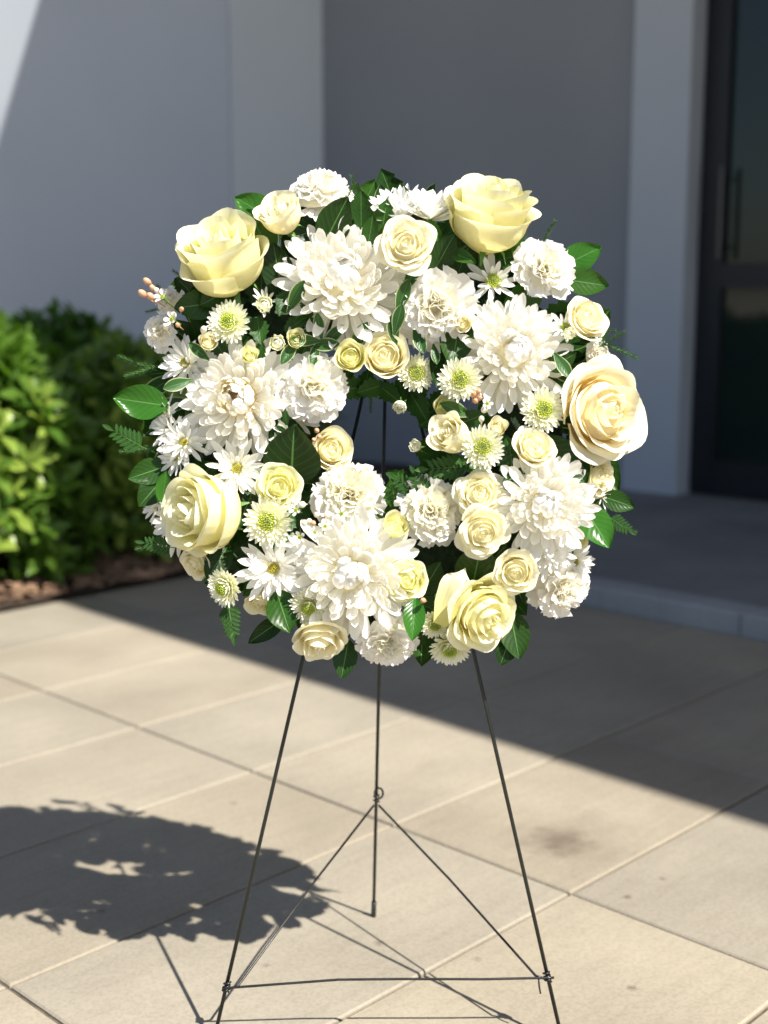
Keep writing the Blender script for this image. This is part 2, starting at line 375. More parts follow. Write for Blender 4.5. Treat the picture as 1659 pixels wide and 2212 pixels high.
# door: frame > stiles and rails as one frame part, panes, handle
door = empty('door', (0, 0, 0), bld); door.matrix_basis = INV.copy()
DW, ST, D0, D1 = 1.29, .125, STEP + .004, 2.495
fr = MB()
abox(fr, A_DOOR, A_DOOR + .06, B_D - .004 - ST, B_D - .004, D0, D1)
abox(fr, A_DOOR, A_DOOR + .06, B_D - DW, B_D - DW + ST, D0, D1)
abox(fr, A_DOOR + .001, A_DOOR + .059, B_D - DW + ST, B_D - .004 - ST, D1 - .20, D1)
abox(fr, A_DOOR + .001, A_DOOR + .059, B_D - DW + ST, B_D - .004 - ST, D0, D0 + .16)
abox(fr, A_DOOR + .001, A_DOOR + .059, B_D - DW + ST, B_D - .004 - ST, 1.02, 1.13)
bpart('frame', fr, M['frame'], door)
for z0, z1 in ((D0 + .16, 1.02), (1.13, D1 - .20)):
    m = MB(); abox(m, A_DOOR + .025, A_DOOR + .035, B_D - DW + ST, B_D - .004 - ST, z0, z1); bpart('pane', m, M['glass'], door)
m = MB(); hb = B_D - .14
m.tube([ab(A_DOOR - .05, hb, 1.15), ab(A_DOOR - .05, hb, 1.55)], .011, 10)
for z in (1.20, 1.50): m.tube([ab(A_DOOR - .05, hb, z), ab(A_DOOR + .002, hb, z)], .007, 8)
bpart('handle', m, M['handle'], door)
# canopy over the entrance; its front edge bends towards the wing
def back(v):                                              # where the sun ray through a shaded point crosses the canopy
    k = (HC - v.z) / SUN.z; return v + SUN * k
w1 = on_plane(0, 385, WINGC, WINGN); w2 = on_plane(114, 0, WINGC, WINGN)
g0, g1 = on_z(130, 1303), on_z(1659, 1792)
c0 = back(g1 + (g1 - g0) * 1.6); c1 = back(g0 + (g0 - g1) * .02); ch_ = back(on_y(128, 800, 4.35)); c2 = back(w1); c3 = back(w2)
c4 = c3 + (c3 - c2) * 1.2
front = [c0, c1, ch_, c2, c3, c4]
poly = front + [c4 + Vector((.3, 2.0, 0)), ab(AF + 1.5, B_IN, HC), ab(AF + 1.5, to_ab(c0)[1], HC)]
cm = MB(); n_ = len(poly)
V = [Vector((p.x, p.y, HC)) for p in poly] + [Vector((p.x, p.y, HC + .22)) for p in poly]
cm.add(V, [tuple(range(n_)), tuple(range(2 * n_ - 1, n_ - 1, -1))] + [(k + n_, (k + 1) % n_ + n_, (k + 1) % n_, k) for k in range(n_)])
bpart('canopy', cm, M['soffit'])
for cb in (-1.6, -4.6):                                   # the columns that carry its front edge
    m = MB(); m.tube([ab(2.47, cb, .0), ab(2.47, cb, HC - .002)], .10, 24); bpart('column', m, M['render'])

# ------------------------------------------------------------------ petals and leaves
def ribbon(nu, nv, width, bend, cup, a0=0.0, ruffle=None, tip=None, length=1.0, tipk=1.0):
    """a blade that starts at the origin, runs along +X, arches towards +Z; width and cup vary along it"""
    V = []; T = []; U = []; x = z = vp = 0.0; ang = a0
    for j in range(nv + 1):
        v = 1 - (1 - j / nv) ** tipk; dv = v - vp; vp = v
        if j:
            ang += bend(v) * dv; x += math.cos(ang) * length * dv; z += math.sin(ang) * length * dv
        w = width(v); cu = max(.02, cup(v))
        for i in range(nu + 1):
            u = 2 * i / nu - 1
            s = w * math.sin(cu * u) / cu; h = w * (1 - math.cos(cu * u)) / cu
            dx = dz = 0.0
            if ruffle:
                r = ruffle(u, v); h += r
            e = tip(u, v) if tip else 0.0
            V.append((x - math.sin(ang) * h + math.cos(ang) * e, s, z + math.cos(ang) * h + math.sin(ang) * e))
            T.append(v); U.append(u)
    F = [(j * (nu + 1) + i, (j + 1) * (nu + 1) + i, (j + 1) * (nu + 1) + i + 1, j * (nu + 1) + i + 1) for j in range(nv) for i in range(nu)]
    return V, F, T, U
def rib_mesh(name, mat, *a, **k):
    V, F, T, U = ribbon(*a, **k); return mesh(name, V, F, mat, True, {'t': T, 'u': U})
def pw(pts):
    xs = [p[0] for p in pts]; ys = [p[1] for p in pts]
    return lambda v: float(np.interp(v, xs, ys))
def smoothpw(pts, n=64):
    xs = np.linspace(0, 1, n); ys = np.interp(xs, [p[0] for p in pts], [p[1] for p in pts])
    k = np.array([1, 3, 4, 3, 1]) / 12; yp = np.convolve(np.pad(ys, 2, 'edge'), k, 'valid'); yp[0] = ys[0]; yp[-1] = ys[-1]
    return lambda v: float(np.interp(v, xs, yp))

MUM = {'in': [], 'mid': [], 'out': []}
for k in range(3):
    r_ = random.uniform
    WI_ = [(0, .06), (.45, .115), (.75, .165), (.90, .145), (.97, .09), (1, .03)]
    MUM['in'].append(rib_mesh('petal', M['mum'], 4, 7, pw(WI_), pw([(0, .1), (.4, 1.0 + r_(0, .5)), (1, 2.6 + r_(0, .9))]), pw([(0, .9), (1, 1.25)]), tipk=1.5))
    MUM['mid'].append(rib_mesh('petal', M['mum'], 4, 7, pw([(x, y * .70) for x, y in WI_]), pw([(0, -.5), (.5, .7 + r_(0, .5)), (1, 2.4 + r_(0, 1))]), pw([(0, .9), (1, 1.15)]), tipk=1.5))
    MUM['out'].append(rib_mesh('petal', M['mum'], 4, 7, pw([(x, y * .64) for x, y in WI_]), pw([(0, -.5), (.5, .2 + r_(-.4, .6)), (1, 1.2 + r_(-.6, 1))]), pw([(0, 1.0), (1, .9)]), tipk=1.5))
DAISY = [rib_mesh('petal', M['daisy'], 4, 6, pw([(0, .045), (.45, .105), (.75, .11), (.92, .065), (1, .008)]), pw([(0, .2), (1, random.uniform(-.5, .9))]), pw([(0, .7), (1, .8)]), tipk=1.3) for _ in range(4)]

def carn_petal(seed):
    q = random.Random(seed); ph = q.uniform(0, 6); k1 = q.uniform(4.5, 6.5); k2 = q.uniform(9, 12); ph2 = q.uniform(0, 6)
    teeth = [q.uniform(-.11, .02) * (1 if i % 2 else .15) for i in range(17)]
    ruf = lambda u, v: (v ** 2) * (.085 * math.sin(k1 * u + ph) + .03 * math.sin(k2 * u + ph2))
    tip = lambda u, v: (teeth[int(round((u + 1) * 8))] - .22 * u * u) * max(0, (v - .55) / .45)
    return rib_mesh('petal', M['carn'], 16, 6, pw([(0, .05), (.3, .14), (.7, .40), (1, .56)]), pw([(0, .3), (1, q.uniform(-1.0, .5))]), pw([(0, .5), (1, .45)]), ruffle=ruf, tip=tip)
CARN = [carn_petal(s) for s in range(6)]

def rose_petal(Rk, half, z0, ztop, close, flare, seed, curl=0.0, nu=16, nv=12):
    """a shell around the flower axis (+Z); rim wavy and slightly pointed"""
    q = random.Random(seed); V = []; T = []; U = []; ph = q.uniform(0, 6); w1 = q.uniform(.7, 1.3)
    for j in range(nv + 1):
        v = j / nv
        for i in range(nu + 1):
            u = 2 * i / nu - 1
            ve = v * (1 - .24 * abs(u) ** 2.4)            # rounded outline
            body = math.sin(min(1, ve / .62) * math.pi / 2) ** .8
            r = Rk * (body * (1 if ve < .55 else 1))
            if ve > .55:
                k = (ve - .55) / .45
                r = Rk * (1 + (close - 1) * k + flare * k ** 2.2)
            wv = .042 * math.sin(3.1 * u * w1 + ph) + .018 * math.sin(7.3 * u + ph * 2)
            r *= 1 + wv * ve ** 2 * 1.6 + .05 * u
            z = z0 + (ztop - z0) * (ve ** 1.15)
            if ve > .7: z -= curl * ((ve - .7) / .3) ** 2
            z += (wv * .9 + .03 * math.exp(-(u / .22) ** 2)) * max(0, ve - .5)
            half_v = half * (.45 + .55 * math.sin(min(1, v / .6) * math.pi / 2))
            a = u * half_v
            V.append((r * math.cos(a), r * math.sin(a), z)); T.append(ve); U.append(u)
    F = [(j * (nu + 1) + i, j * (nu + 1) + i + 1, (j + 1) * (nu + 1) + i + 1, (j + 1) * (nu + 1) + i) for j in range(nv) for i in range(nu)]
    return mesh('petal', V, F, M['rose_y'], True, {'t': T, 'u': U})
# layers: radius, half angle, top height, closing, flare, rim curl, count
def rose_set(kind, seed):
    core = [(.10, 2.9, .40, .25, .0, 0, 1), (.17, 2.0, .43, .42, .02, 0, 2), (.27, 1.5, .46, .62, .05, .0, 3)]
    if kind == 'cup':
        lay = core + [(.39, 1.25, .49, .82, .08, .02, 3), (.51, 1.2, .52, .96, .14, .05, 4), (.64, 1.2, .53, 1.04, .18, .08, 4), (.76, 1.25, .50, 1.04, .22, .12, 3), (.85, 1.2, .22, 1.02, .24, .12, 3)]
    else:
        lay = core + [(.39, 1.25, .48, .80, .12, .02, 3), (.51, 1.1, .45, .95, .22, .06, 4), (.65, 1.02, .38, 1.03, .30, .12, 4), (.78, .98, .25, 1.05, .34, .16, 5), (.90, .92, .06, 1.04, .34, .16, 4)]
    out = []
    for k, (rk, h, zt, cl, fl, cu, n) in enumerate(lay):
        out.append(([rose_petal(rk, h, -.62, zt, cl, fl, seed * 50 + k * 3 + w, cu) for w in range(3)], n))
    return out
def rose_fill_dome():  # hidden filler dome, added to lighten the dark gaps between petals
    V = []; F = []; T = []; U = []
    for j in range(9):
        r = .64 * j / 8
        for i in range(20):
            a = 2 * math.pi * i / 20; V.append((r * math.cos(a), r * math.sin(a), .30 - .32 * (r / .64) ** 1.5 + .02 * math.sin(3 * a + 9 * r))); T.append(.55); U.append(0)
    for j in range(8):
        for i in range(20): F.append((j * 20 + i, (j + 1) * 20 + i, (j + 1) * 20 + (i + 1) % 20, j * 20 + (i + 1) % 20))
    return mesh('heart', V, F, M['rose_y'], True, {'t': T, 'u': U})
ROSE_FILL = rose_fill_dome()
ROSE_CUP = rose_set('cup', 1); ROSE_OPEN = rose_set('open', 2)

def heart_mesh(name, n, rad, h, mat, size):
    mb = MB(); T = []
    for k in range(n):
        t = (k + .5) / n; a = k * 2.39996; r = rad * math.sqrt(t); z = h * (1 - t)
        n0 = len(mb.V); mb.ball((r * math.cos(a), r * math.sin(a), z), size * (.7 + .5 * t), sz=1.5, nu=5, nv=3); T += [t] * (len(mb.V) - n0)
    me = mesh(name, mb.V, mb.F, mat, True, {'t': T, 'u': [0] * len(T)}); return me
HEART_G = heart_mesh('centre', 46, .26, .14, M['green_heart'], .040)
HEART_Y = heart_mesh('centre', 46, .17, .10, M['yellow_heart'], .030)
def button_mesh(seed, closed=0.0):
    q = random.Random(seed); VV = []; FF = []; TT = []; UU = []
    rings = 6
    for k in range(rings):
        f = k / (rings - 1); n = int(14 + 14 * f)
        el = (1 - f) * 1.25 + f * .12 + closed * (1.0 - .1 * f); ln = .42 + .46 * f - closed * .2 * f
        V, F, T, U = ribbon(3, 5, smoothpw([(0, .07), (.6, .12), (.86, .13), (1, .03)]), pw([(0, .2), (1, .5 + 1.2 * (1 - f) + closed * 2.2)]), pw([(0, .8), (1, 1.0)]))
        for i in range(n):
            az = 2 * math.pi * (i + .5 * (k % 2)) / n + q.uniform(-.06, .06); e = el + q.uniform(-.08, .08); l_ = ln * q.uniform(.92, 1.06)
            Mx = Matrix.Rotation(az, 3, 'Z') @ Matrix.Translation((0, 0, 0)).to_3x3() @ Matrix.Rotation(-e, 3, 'Y')
            off = Matrix.Rotation(az, 3, 'Z') @ Vector((.14 + .02 * f, 0, -.02 - .06 * f))
            n0 = len(VV)
            for v in V: VV.append(Mx @ (Vector(v) * l_) + off)
            FF += [tuple(i_ + n0 for i_ in f_) for f_ in F]; TT += T; UU += U
    return mesh('petals', VV, FF, M['button'], True, {'t': TT, 'u': UU})
BUTTON = [button_mesh(1), button_mesh(2)]; BUDB = button_mesh(3, .55)
def calyx_mesh(r, h):
    mb = MB(); mb.tube([(0, 0, -h * 1.6), (0, 0, -h * 1.3), (0, 0, -h), (0, 0, -h * .55), (0, 0, -h * .2)], [r * .28, r * .28, r * .5, r, r * .55], 9)
    for k in range(5):
        V, F, T, U = ribbon(2, 4, pw([(0, r * .5), (.4, r * .45), (1, .01)]), pw([(0, -.3), (1, -2.2)]), pw([(0, .6), (1, .4)]), length=r * 2.6)
        Mx = Matrix.Rotation(k * 1.2566, 3, 'Z') @ Matrix.Rotation(-.5, 3, 'Y'); mb.add([Mx @ Vector(v) + Vector((0, 0, -h * .9)) for v in V], F)
    me = mesh('calyx', mb.V, mb.F, M['calyx'], True); return me
CARN_FILL = ROSE_FILL.copy(); CARN_FILL.materials.clear(); CARN_FILL.materials.append(M['carn'])  # same added dome, reused for carnations and chrysanthemums
CAL_ROSE = calyx_mesh(.26, .62); CAL_MUM = calyx_mesh(.22, .30); CAL_CARN = calyx_mesh(.20, .42)

# ------------------------------------------------------------------ easel
FL, FR = on_z(459, 2262), on_z(1217, 2262)
APEX = on_y(838, 613, 1.80)
FB = on_z(807, 1983)
LEGN = (FR - FL).cross(APEX - FL).normalized()
if LEGN.y > 0: LEGN = -LEGN                                # towards the camera
easel = tag(empty('wire_easel', (0, 1.75, 0)), 'dark wire tripod easel with crossbar and braces, holding the wreath', 'easel')
EI = Matrix.Translation(-easel.location)
def epart(name, mb, mat, smooth=True):
    o = mb.build(name, mat, easel, smooth); o.matrix_basis = EI.copy(); return o
def along(p, q, py):                                      # point of segment p-q at picture height py
    lo, hi = 0.0, 1.0
    for _ in range(40):
        m_ = (lo + hi) / 2; P_ = p.lerp(q, m_); fw = P_.y * math.cos(PITCH) - (P_.z - CAM_H) * math.sin(PITCH); up = P_.y * math.sin(PITCH) + (P_.z - CAM_H) * math.cos(PITCH)
        if PCY - FPX * up / fw > py: lo = m_
        else: hi = m_
    return p.lerp(q, lo)
WR = .0027
for f_ in (FL, FR):
    m = MB(); m.tube([f_ + Vector((0, 0, .002)), f_.lerp(APEX, .5) + Vector((.0012, 0, 0)), APEX + (APEX - f_) * .06], WR, 10); epart('leg', m, M['wire'])
m = MB(); bx_ = APEX + Vector((0, .012, 0)); m.tube([FB + Vector((0, 0, .004)), FB.lerp(bx_, .5), bx_ + Vector((0, 0, .05))], WR, 10)
epart('leg', m, M['wire'])
m = MB(); m.tube([FB + Vector((0, 0, .0)), FB + Vector((0, 0, .006)), FB + (bx_ - FB) * .03], .0042, 10); epart('foot_cap', m, M['wire'])
JL, JR = along(FL, APEX, 2132), along(FR, APEX, 2110)
LOOP = along(FB, bx_, 1722)
TW = .0017
def wire(name, pts, r=TW):
    m = MB(); m.tube(pts, r, 8); return epart(name, m, M['wire_thin'])
off = LEGN * .0042
wire('crossbar', [JL + off + (JL - JR) * .012, JL + off, JL.lerp(JR, .35) + off + Vector((0, 0, .007)), JL.lerp(JR, .55) + off + Vector((0, 0, .005)), JL.lerp(JR, .8) + off + Vector((0, 0, .001)), JR + off, JR + off + (JR - JL) * .02])
for J in (JL, JR):
    side = 1 if J is JR else -1
    a_ = J - Vector((side * .016, 0, -.002)); 
    wire('brace', [LOOP - Vector((0, .004, 0)) + Vector((side * .004, 0, -.012)), LOOP.lerp(a_, .5), a_ , J + Vector((side * .003, -.003, -.004))])
    pts = []
    ax = (APEX - J).normalized()
    for k in range(26):
        t = k / 25; an = t * 3 * 2 * math.pi
        x_ = Vector((1, 0, 0)); y_ = ax.cross(x_).normalized()
        pts.append(J + ax * (t - .5) * .014 + x_ * .0044 * math.cos(an) + y_ * .0044 * math.sin(an))
    wire('wire_wrap', pts, .0013)
wire('wire_tail', [JR - Vector((.012, .003, 0)), JR - Vector((.011, .004, .012)), JR - Vector((.009, .004, .022))], .0012)
pts = []
for k in range(19):
    an = k / 18 * 2 * math.pi; pts.append(LOOP + Vector((.004 + .0065 * math.cos(an), -.004, .008 + .0085 * math.sin(an))))
wire('loop', pts, .0017)
pts = []
for k in range(20):
    t = k / 19; an = t * 4 * math.pi; pts.append(LOOP + Vector((.0042 * math.cos(an), .0042 * math.sin(an), -.008 + .012 * t)))
wire('wire_wrap', pts, .0014)

# ------------------------------------------------------------------ wreath frame
WPX, WPY = 822, 905
RIGHT = (FR - FL).normalized(); UP = LEGN.cross(RIGHT).normalized()
if UP.z < 0: UP = -UP
WC = on_plane(WPX, WPY, FL + LEGN * .055, LEGN)
WM = Matrix((RIGHT, UP, LEGN)).transposed().to_4x4(); WM.translation = WC       # local x right, y up, z to the viewer
wreath = tag(empty('flower_wreath'), 'round wreath of white and pale yellow flowers hung on the wire easel', 'wreath')
wreath.matrix_basis = WM; WI = WM.inverted()
def local(px, py, s):
    return WI @ on_plane(px, py, WC + LEGN * s, LEGN)
# mossy foam ring
V = []; F = []; nA, nB = 72, 14; RMAJ, RMIN = .185, .055
for i in range(nA):
    for j in range(nB):
        a = 2 * math.pi * i / nA; b = 2 * math.pi * j / nB; rr = RMIN * (1 + .10 * math.sin(5 * a + 3 * b) * math.cos(7 * a) + random.uniform(-.05, .05))
        V.append(((RMAJ + rr * math.cos(b)) * math.cos(a), (RMAJ + rr * math.cos(b)) * math.sin(a), rr * .6 * math.sin(b)))
for i in range(nA):
    for j in range(nB): F.append((i * nB + j, ((i + 1) % nA) * nB + j, ((i + 1) % nA) * nB + (j + 1) % nB, i * nB + (j + 1) % nB))
obj('foam_ring', mesh('foam_ring', V, F, M['foam']), wreath)
# wire hooks that carry the ring
for sx in (-1, 1):
    f_ = FL if sx < 0 else FR
    hp = along(f_, APEX, 1330)
    wire('hook', [hp - LEGN * .003, hp + LEGN * .03, hp + LEGN * .085, hp + LEGN * .10 + Vector((0, 0, .025))], .002)

def axis_matrix(pos, ax, roll=0.0, s=1.0):
    ax = Vector(ax).normalized(); q_ = ax.to_track_quat('Z', 'Y')
    return Matrix.Translation(pos) @ q_.to_matrix().to_4x4() @ Matrix.Rotation(roll, 4, 'Z') @ Matrix.Scale(s, 4)
def hump(r): return .012 + .058 * math.sqrt(max(0, 1 - ((r - .19) / (.17 if r > .19 else .115)) ** 2))
def place(px, py, dpx, ax=None, lift=0.0):
    p0 = local(px, py, .06); r = math.hypot(p0.x, p0.y); p = local(px, py, hump(r) + lift)
    if ax is None:
        k = (r - .17) / .17 * .75; ax = (p.x / r * k, p.y / r * k, 1.0)
    w = (WM @ p); fw = w.y * math.cos(PITCH) - (w.z - CAM_H) * math.sin(PITCH)
    return p, Vector(ax).normalized(), dpx / FPX * fw / 2
def pet(fl, me, az, el, s, base=(0, 0, 0), mat=None, roll=0.0, sw=1.0):
    Mx = Matrix.Rotation(az, 4, 'Z') @ Matrix.Translation(base) @ Matrix.Rotation(-el, 4, 'Y') @ Matrix.Rotation(roll, 4, 'X') @ Matrix.Diagonal((s, s * sw, s, 1))
    return obj('petal', me, fl, mat, Mx)
def lab(o, t):
    if t: o['label'] = t
    return o

def rose(px, py, d, ax=None, mat='rose_c', opening=.5, lift=0.0, layers=8, skip=0, label=None, tall=1.15):
    p, a, r = place(px, py, d, ax, lift); q = random.Random(int(px * 7 + py))
    full = (.90, .78, .65, .51, .38)[8 - layers] if layers > 3 else .38
    s = r / (full * (1.22 if opening > .5 else 1.13))
    fl = lab(obj('rose', CAL_ROSE, wreath, None, axis_matrix(p, a, q.uniform(0, 6.28), s) @ Matrix.Diagonal((1, 1, tall, 1))), label)
    st = ROSE_OPEN if opening > .5 else ROSE_CUP
    obj('heart', ROSE_FILL, fl, M[mat], Matrix.Diagonal((full / .9, full / .9, 1, 1)))  # added filler dome, keeps the gaps shallow and bright
    az = 0.0
    for k in range(layers):
        ms, n = st[k]
        az += q.uniform(.4, .9)
        for i in range(n):
            sc = q.uniform(.96, 1.05)
            jt = .035 * (1 if k < 5 else .4)
            Mx = Matrix.Translation((q.uniform(-jt, jt), q.uniform(-jt, jt), q.uniform(-.04, .03))) @ Matrix.Rotation(az + 2 * math.pi * i / n + q.uniform(-.25, .25), 4, 'Z') @ Matrix.Rotation(q.uniform(-.07, .10) * (.3 + k / 8), 4, 'Y') @ Matrix.Diagonal((sc, sc, q.uniform(.94, 1.06), 1))
            obj('petal', ms[(i + k) % 3], fl, M[mat], Mx)
    return fl
def mum(px, py, d, ax=None, n=120, lift=0.0, tan=False, label=None, droop=.35):
    n = int(n * 1.6)
    p, a, r = place(px, py, d, ax, lift); q = random.Random(int(px * 5 + py))
    r *= 1.06
    fl = lab(obj('chrysanthemum', CAL_MUM, wreath, None, axis_matrix(p - a * r * .25, a, q.uniform(0, 6.28), r)), label)
    obj('heart', CARN_FILL, fl, M['mum_tan'] if tan else M['mum_centre'], Matrix.Translation((0, 0, .06 if tan else .05)) @ Matrix.Diagonal((.6, .6, .6, 1)))  # added filler dome under the dark hollow of the centre
    for i in range(n):
        t = (i + .5) / n
        el = R(84) - (R(84) + droop) * t ** (.85 if not tan else .70) + q.uniform(-.12, .12)
        ln = (.34 + .68 * t ** .62) * (.62 if tan and t < .14 else .55 + 3 * t if t < .15 else 1) * q.uniform(.88, 1.10)
        me = q.choice(MUM['mid'] if tan and t < .3 else MUM['in'] if t < .42 else MUM['mid'] if t < .74 else MUM['out'])
        mt = (M['mum_tan'] if tan else M['mum_centre']) if t < (.18 if tan else .20) else (M['mum_centre'] if tan and t < .3 else None)
        pet(fl, me, i * 2.39996 + q.uniform(-.12, .12), el, ln, (.03 + .12 * t, 0, .05 - .12 * t), mt, q.uniform(-.25, .25), q.uniform(.95, 1.25) * (.8 if t < .15 else 1))
    return fl
def daisy(px, py, d, ax=None, lift=0.0, n=44, centre_fill='y', cupped=0.0, label=None):
    p, a, r = place(px, py, d, ax, lift); q = random.Random(int(px * 3 + py))
    r *= 1.08
    fl = lab(obj('daisy_chrysanthemum', CAL_MUM, wreath, None, axis_matrix(p - a * r * .2, a, q.uniform(0, 6.28), r)), label)
    for i in range(n):
        t = (i + .5) / n
        el = (1 - t) * 1.05 + .02 + cupped * (.3 + .5 * t) + q.uniform(-.13, .13)
        ln = (.52 + .46 * t ** .8) * q.uniform(.9, 1.08)
        pet(fl, q.choice(DAISY), i * 2.39996 + q.uniform(-.1, .1), el, ln, (.08 + .05 * t, 0, -.03 * t), None, q.uniform(-.3, .3), q.uniform(.95, 1.3))
    hm = obj('centre', HEART_Y if centre_fill == 'y' else HEART_G, fl, None, Matrix.Translation((0, 0, .12)))
    return fl
def button(px, py, d, ax=None, lift=0.0, bud=False, label=None):
    p, a, r = place(px, py, d, ax, lift); q = random.Random(int(px + py))
    r *= 1.08
    fl = lab(obj('button_chrysanthemum', CAL_MUM, wreath, None, axis_matrix(p, a, q.uniform(0, 6.28), r)), label)
    o = obj('petals', BUDB if bud else q.choice(BUTTON), fl); o['kind'] = 'stuff'
    if bud: o.matrix_basis = Matrix.Diagonal((1.25, 1.25, 1.25, 1))
    obj('centre', HEART_G, fl, None, Matrix.Translation((0, 0, .30)) @ Matrix.Scale(1.3 if not bud else 1.0, 4))
    return fl
def carnation(px, py, d, ax=None, lift=0.0, yellow=False, n=44, label=None, asp=1.0):
    p, a, r = place(px, py, d, ax, lift); q = random.Random(int(px * 2 + py))
    r *= 1.2
    fl = lab(obj('carnation', CAL_CARN, wreath, None, axis_matrix(p - a * r * .25, a, q.uniform(0, 6.28), r)), label)
    obj('heart', CARN_FILL, fl, M['carn_y'] if yellow else M['carn_c'], Matrix.Translation((0, 0, .06)) @ Matrix.Diagonal((1.05, 1.05, 1.0, 1)))  # added filler dome, lightens the middle of the bloom
    for i in range(n):
        t = (i + .5) / n
        el = R(86) * (1 - t) ** .8 + .03 + q.uniform(-.16, .16)
        ln = (.62 + .36 * t) * q.uniform(.9, 1.06)
        pet(fl, q.choice(CARN), i * 2.39996 + q.uniform(-.3, .3), el, ln, (.02, 0, -.08 * t), M['carn_y'] if (yellow and t < .72) else M['carn_c'] if t < .45 else None, q.uniform(-.7, .7) * (1 - t * .7), q.uniform(.8, 1.1))
    return fl

# big roses
rose(480, 555, 200, (-.22, .72, .66), 'rose_y', .3, .03, tall=1.45, label='large pale yellow rose with cup turned up at the upper left rim')
rose(1058, 462, 196, (.12, .84, .53), 'rose_y', .3, .03, tall=1.45, label='large pale yellow rose standing up at the top, tallest of the wreath')
rose(1306, 888, 218, (.46, -.02, .88), 'rose_p', .9, .03, label='large open peach cream rose at the right rim')
rose(435, 1106, 192, (-.72, -.02, .69), 'rose_y', .3, .04, tall=1.4, label='large pale yellow rose turned to the left on the lower left')
rose(1048, 1330, 166, (.46, -.36, .80), 'rose_y', .9, .05, tall=1.3, label='large pale yellow rose turned down with one loose petal, at the bottom')
# small roses
rose(607, 467, 105, (-.35, .65, .67), 'rose_c', .3, .03, 7)
rose(877, 527, 120, (.0, .05, 1), 'rose_c', .9, .05)
rose(832, 770, 100, (-.02, .15, 1), 'rose_c', .3, .065, 7)
rose(757, 772, 66, (.05, .1, .95), 'rose_g', .3, .055, 6)
rose(715, 972, 88, (.30, .1, .9), 'rose_c', .3, .045, 7)
rose(603, 1051, 96, (.1, .1, 1), 'rose_g', .9, .03, 7)
rose(978, 943, 84, (-.55, .3, .75), 'rose_c', .3, .055, 6, tall=1.4)
rose(1153, 967, 92, (.25, .40, .85), 'rose_c', .9, .04, 7)
rose(1035, 1066, 104, (.0, .15, 1), 'rose_c', .9, .04)
rose(1043, 1150, 108, (.05, -.15, 1), 'rose_c', .9, .06)
rose(1115, 1236, 94, (-.1, -.1, 1), 'rose_c', .9, .05, 7)
rose(880, 1253, 88, (.15, .1, 1), 'rose_g', .9, .02, 7)
rose(853, 1138, 58, (.25, .45, .8), 'rose_g', .3, .02, 6)
rose(690, 1382, 118, (.05, -.72, .65), 'rose_c', .9, .03, 7)
rose(1268, 690, 96, (.45, .25, .8), 'rose_c', .9, .02, 7)
rose(562, 1296, 56, (-.2, -.6, .7), 'rose_c', .3, .0, 6)
rose(424, 1216, 72, (-.5, -.4, .7), 'rose_c', .9, .0, 7)
rose(1292, 1030, 84, (.55, -.1, .75), 'rose_c', .9, .0, 7)
rose(1246, 1160, 44, (.5, -.1, .8), 'rose_g', .3, .0, 6)
# football chrysanthemums
mum(742, 597, 262, (.10, .20, .97), 140, .03, label='largest white chrysanthemum, loose outer petals, under the small cream rose at the top')
mum(512, 858, 236, (-.10, .02, 1), 130, .03, True, label='white chrysanthemum with tan centre on the left')
mum(1113, 760, 226, (.10, .05, 1), 125, .03, label='white incurved chrysanthemum on the upper right')
mum(1180, 1088, 210, (.06, .06, 1), 125, .055, label='white chrysanthemum on the lower right')
mum(757, 1243, 258, (-.02, -.05, 1), 140, .04, label='large white chrysanthemum at the bottom centre')
# daisy chrysanthemums
daisy(862, 452, 162, (-.2, .80, .55), .0, 48, cupped=.35)
daisy(930, 454, 150, (.15, .80, .55), .01, 48, cupped=.35)
daisy(396, 782, 120, (-.5, .15, .85), .0)
daisy(512, 1012, 132, (.1, -.05, 1), .02)
daisy(590, 1228, 150, (-.05, -.1, 1), .02, 54)
daisy(1066, 605, 118, (.05, .15, 1), .0, 20, 'g')
daisy(395, 955, 105, (-.2, .0, 1), .01, 34)
daisy(360, 925, 90, (-.6, .2, .8), .0, 34)
daisy(372, 1128, 150, (-.75, -.1, .65), -.01, 36)
daisy(1222, 705, 76, (.1, .2, 1), .02, 24, 'g')
daisy(1308, 1076, 62, (.75, -.1, .7), .0, 24)
daisy(1188, 1190, 112, (.0, .05, 1), .03, 54)
daisy(572, 648, 72, (.0, .35, 1), .0, 14, 'g', .25)
daisy(350, 890, 92, (-.6, .1, .8), -.01, 34)
daisy(378, 990, 84, (-.4, -.2, .9), .0, 34)
daisy(330, 1090, 80, (-.8, .1, .6), -.02, 28)
daisy(640, 905, 96, (.3, -.2, .9), -.01, 34)
daisy(1245, 1215, 96, (.5, -.1, .85), .0, 40)
# button chrysanthemums
for (x, y, d, ax, bud) in ((497, 698, 92, None, False), (572, 662, 56, (.0, .15, 1), True), (600, 744, 54, (0, .1, 1), True), (900, 805, 80, (0, -.1, 1), False), (995, 821, 92, (-.1, 0, 1), False),
                           (1172, 886, 96, (.1, .05, 1), False), (1042, 966, 90, (0, 0, 1), False), (580, 1126, 104, None, False), (488, 1268, 84, (-.55, -.2, .8), False), (668, 1308, 84, None, False),
                           (972, 1396, 88, (0, -.6, .8), False), (940, 1346, 66, (0, -.4, .9), False), (866, 872, 46, (-.2, -.6, .7), True), (904, 966, 44, (-.6, .2, .7), True), (1360 - 135, 722, 40, (.3, 0, 1), True)):
    button(x, y, d, ax, .055 if 840 < x < 1060 and y < 980 else .03, bud)
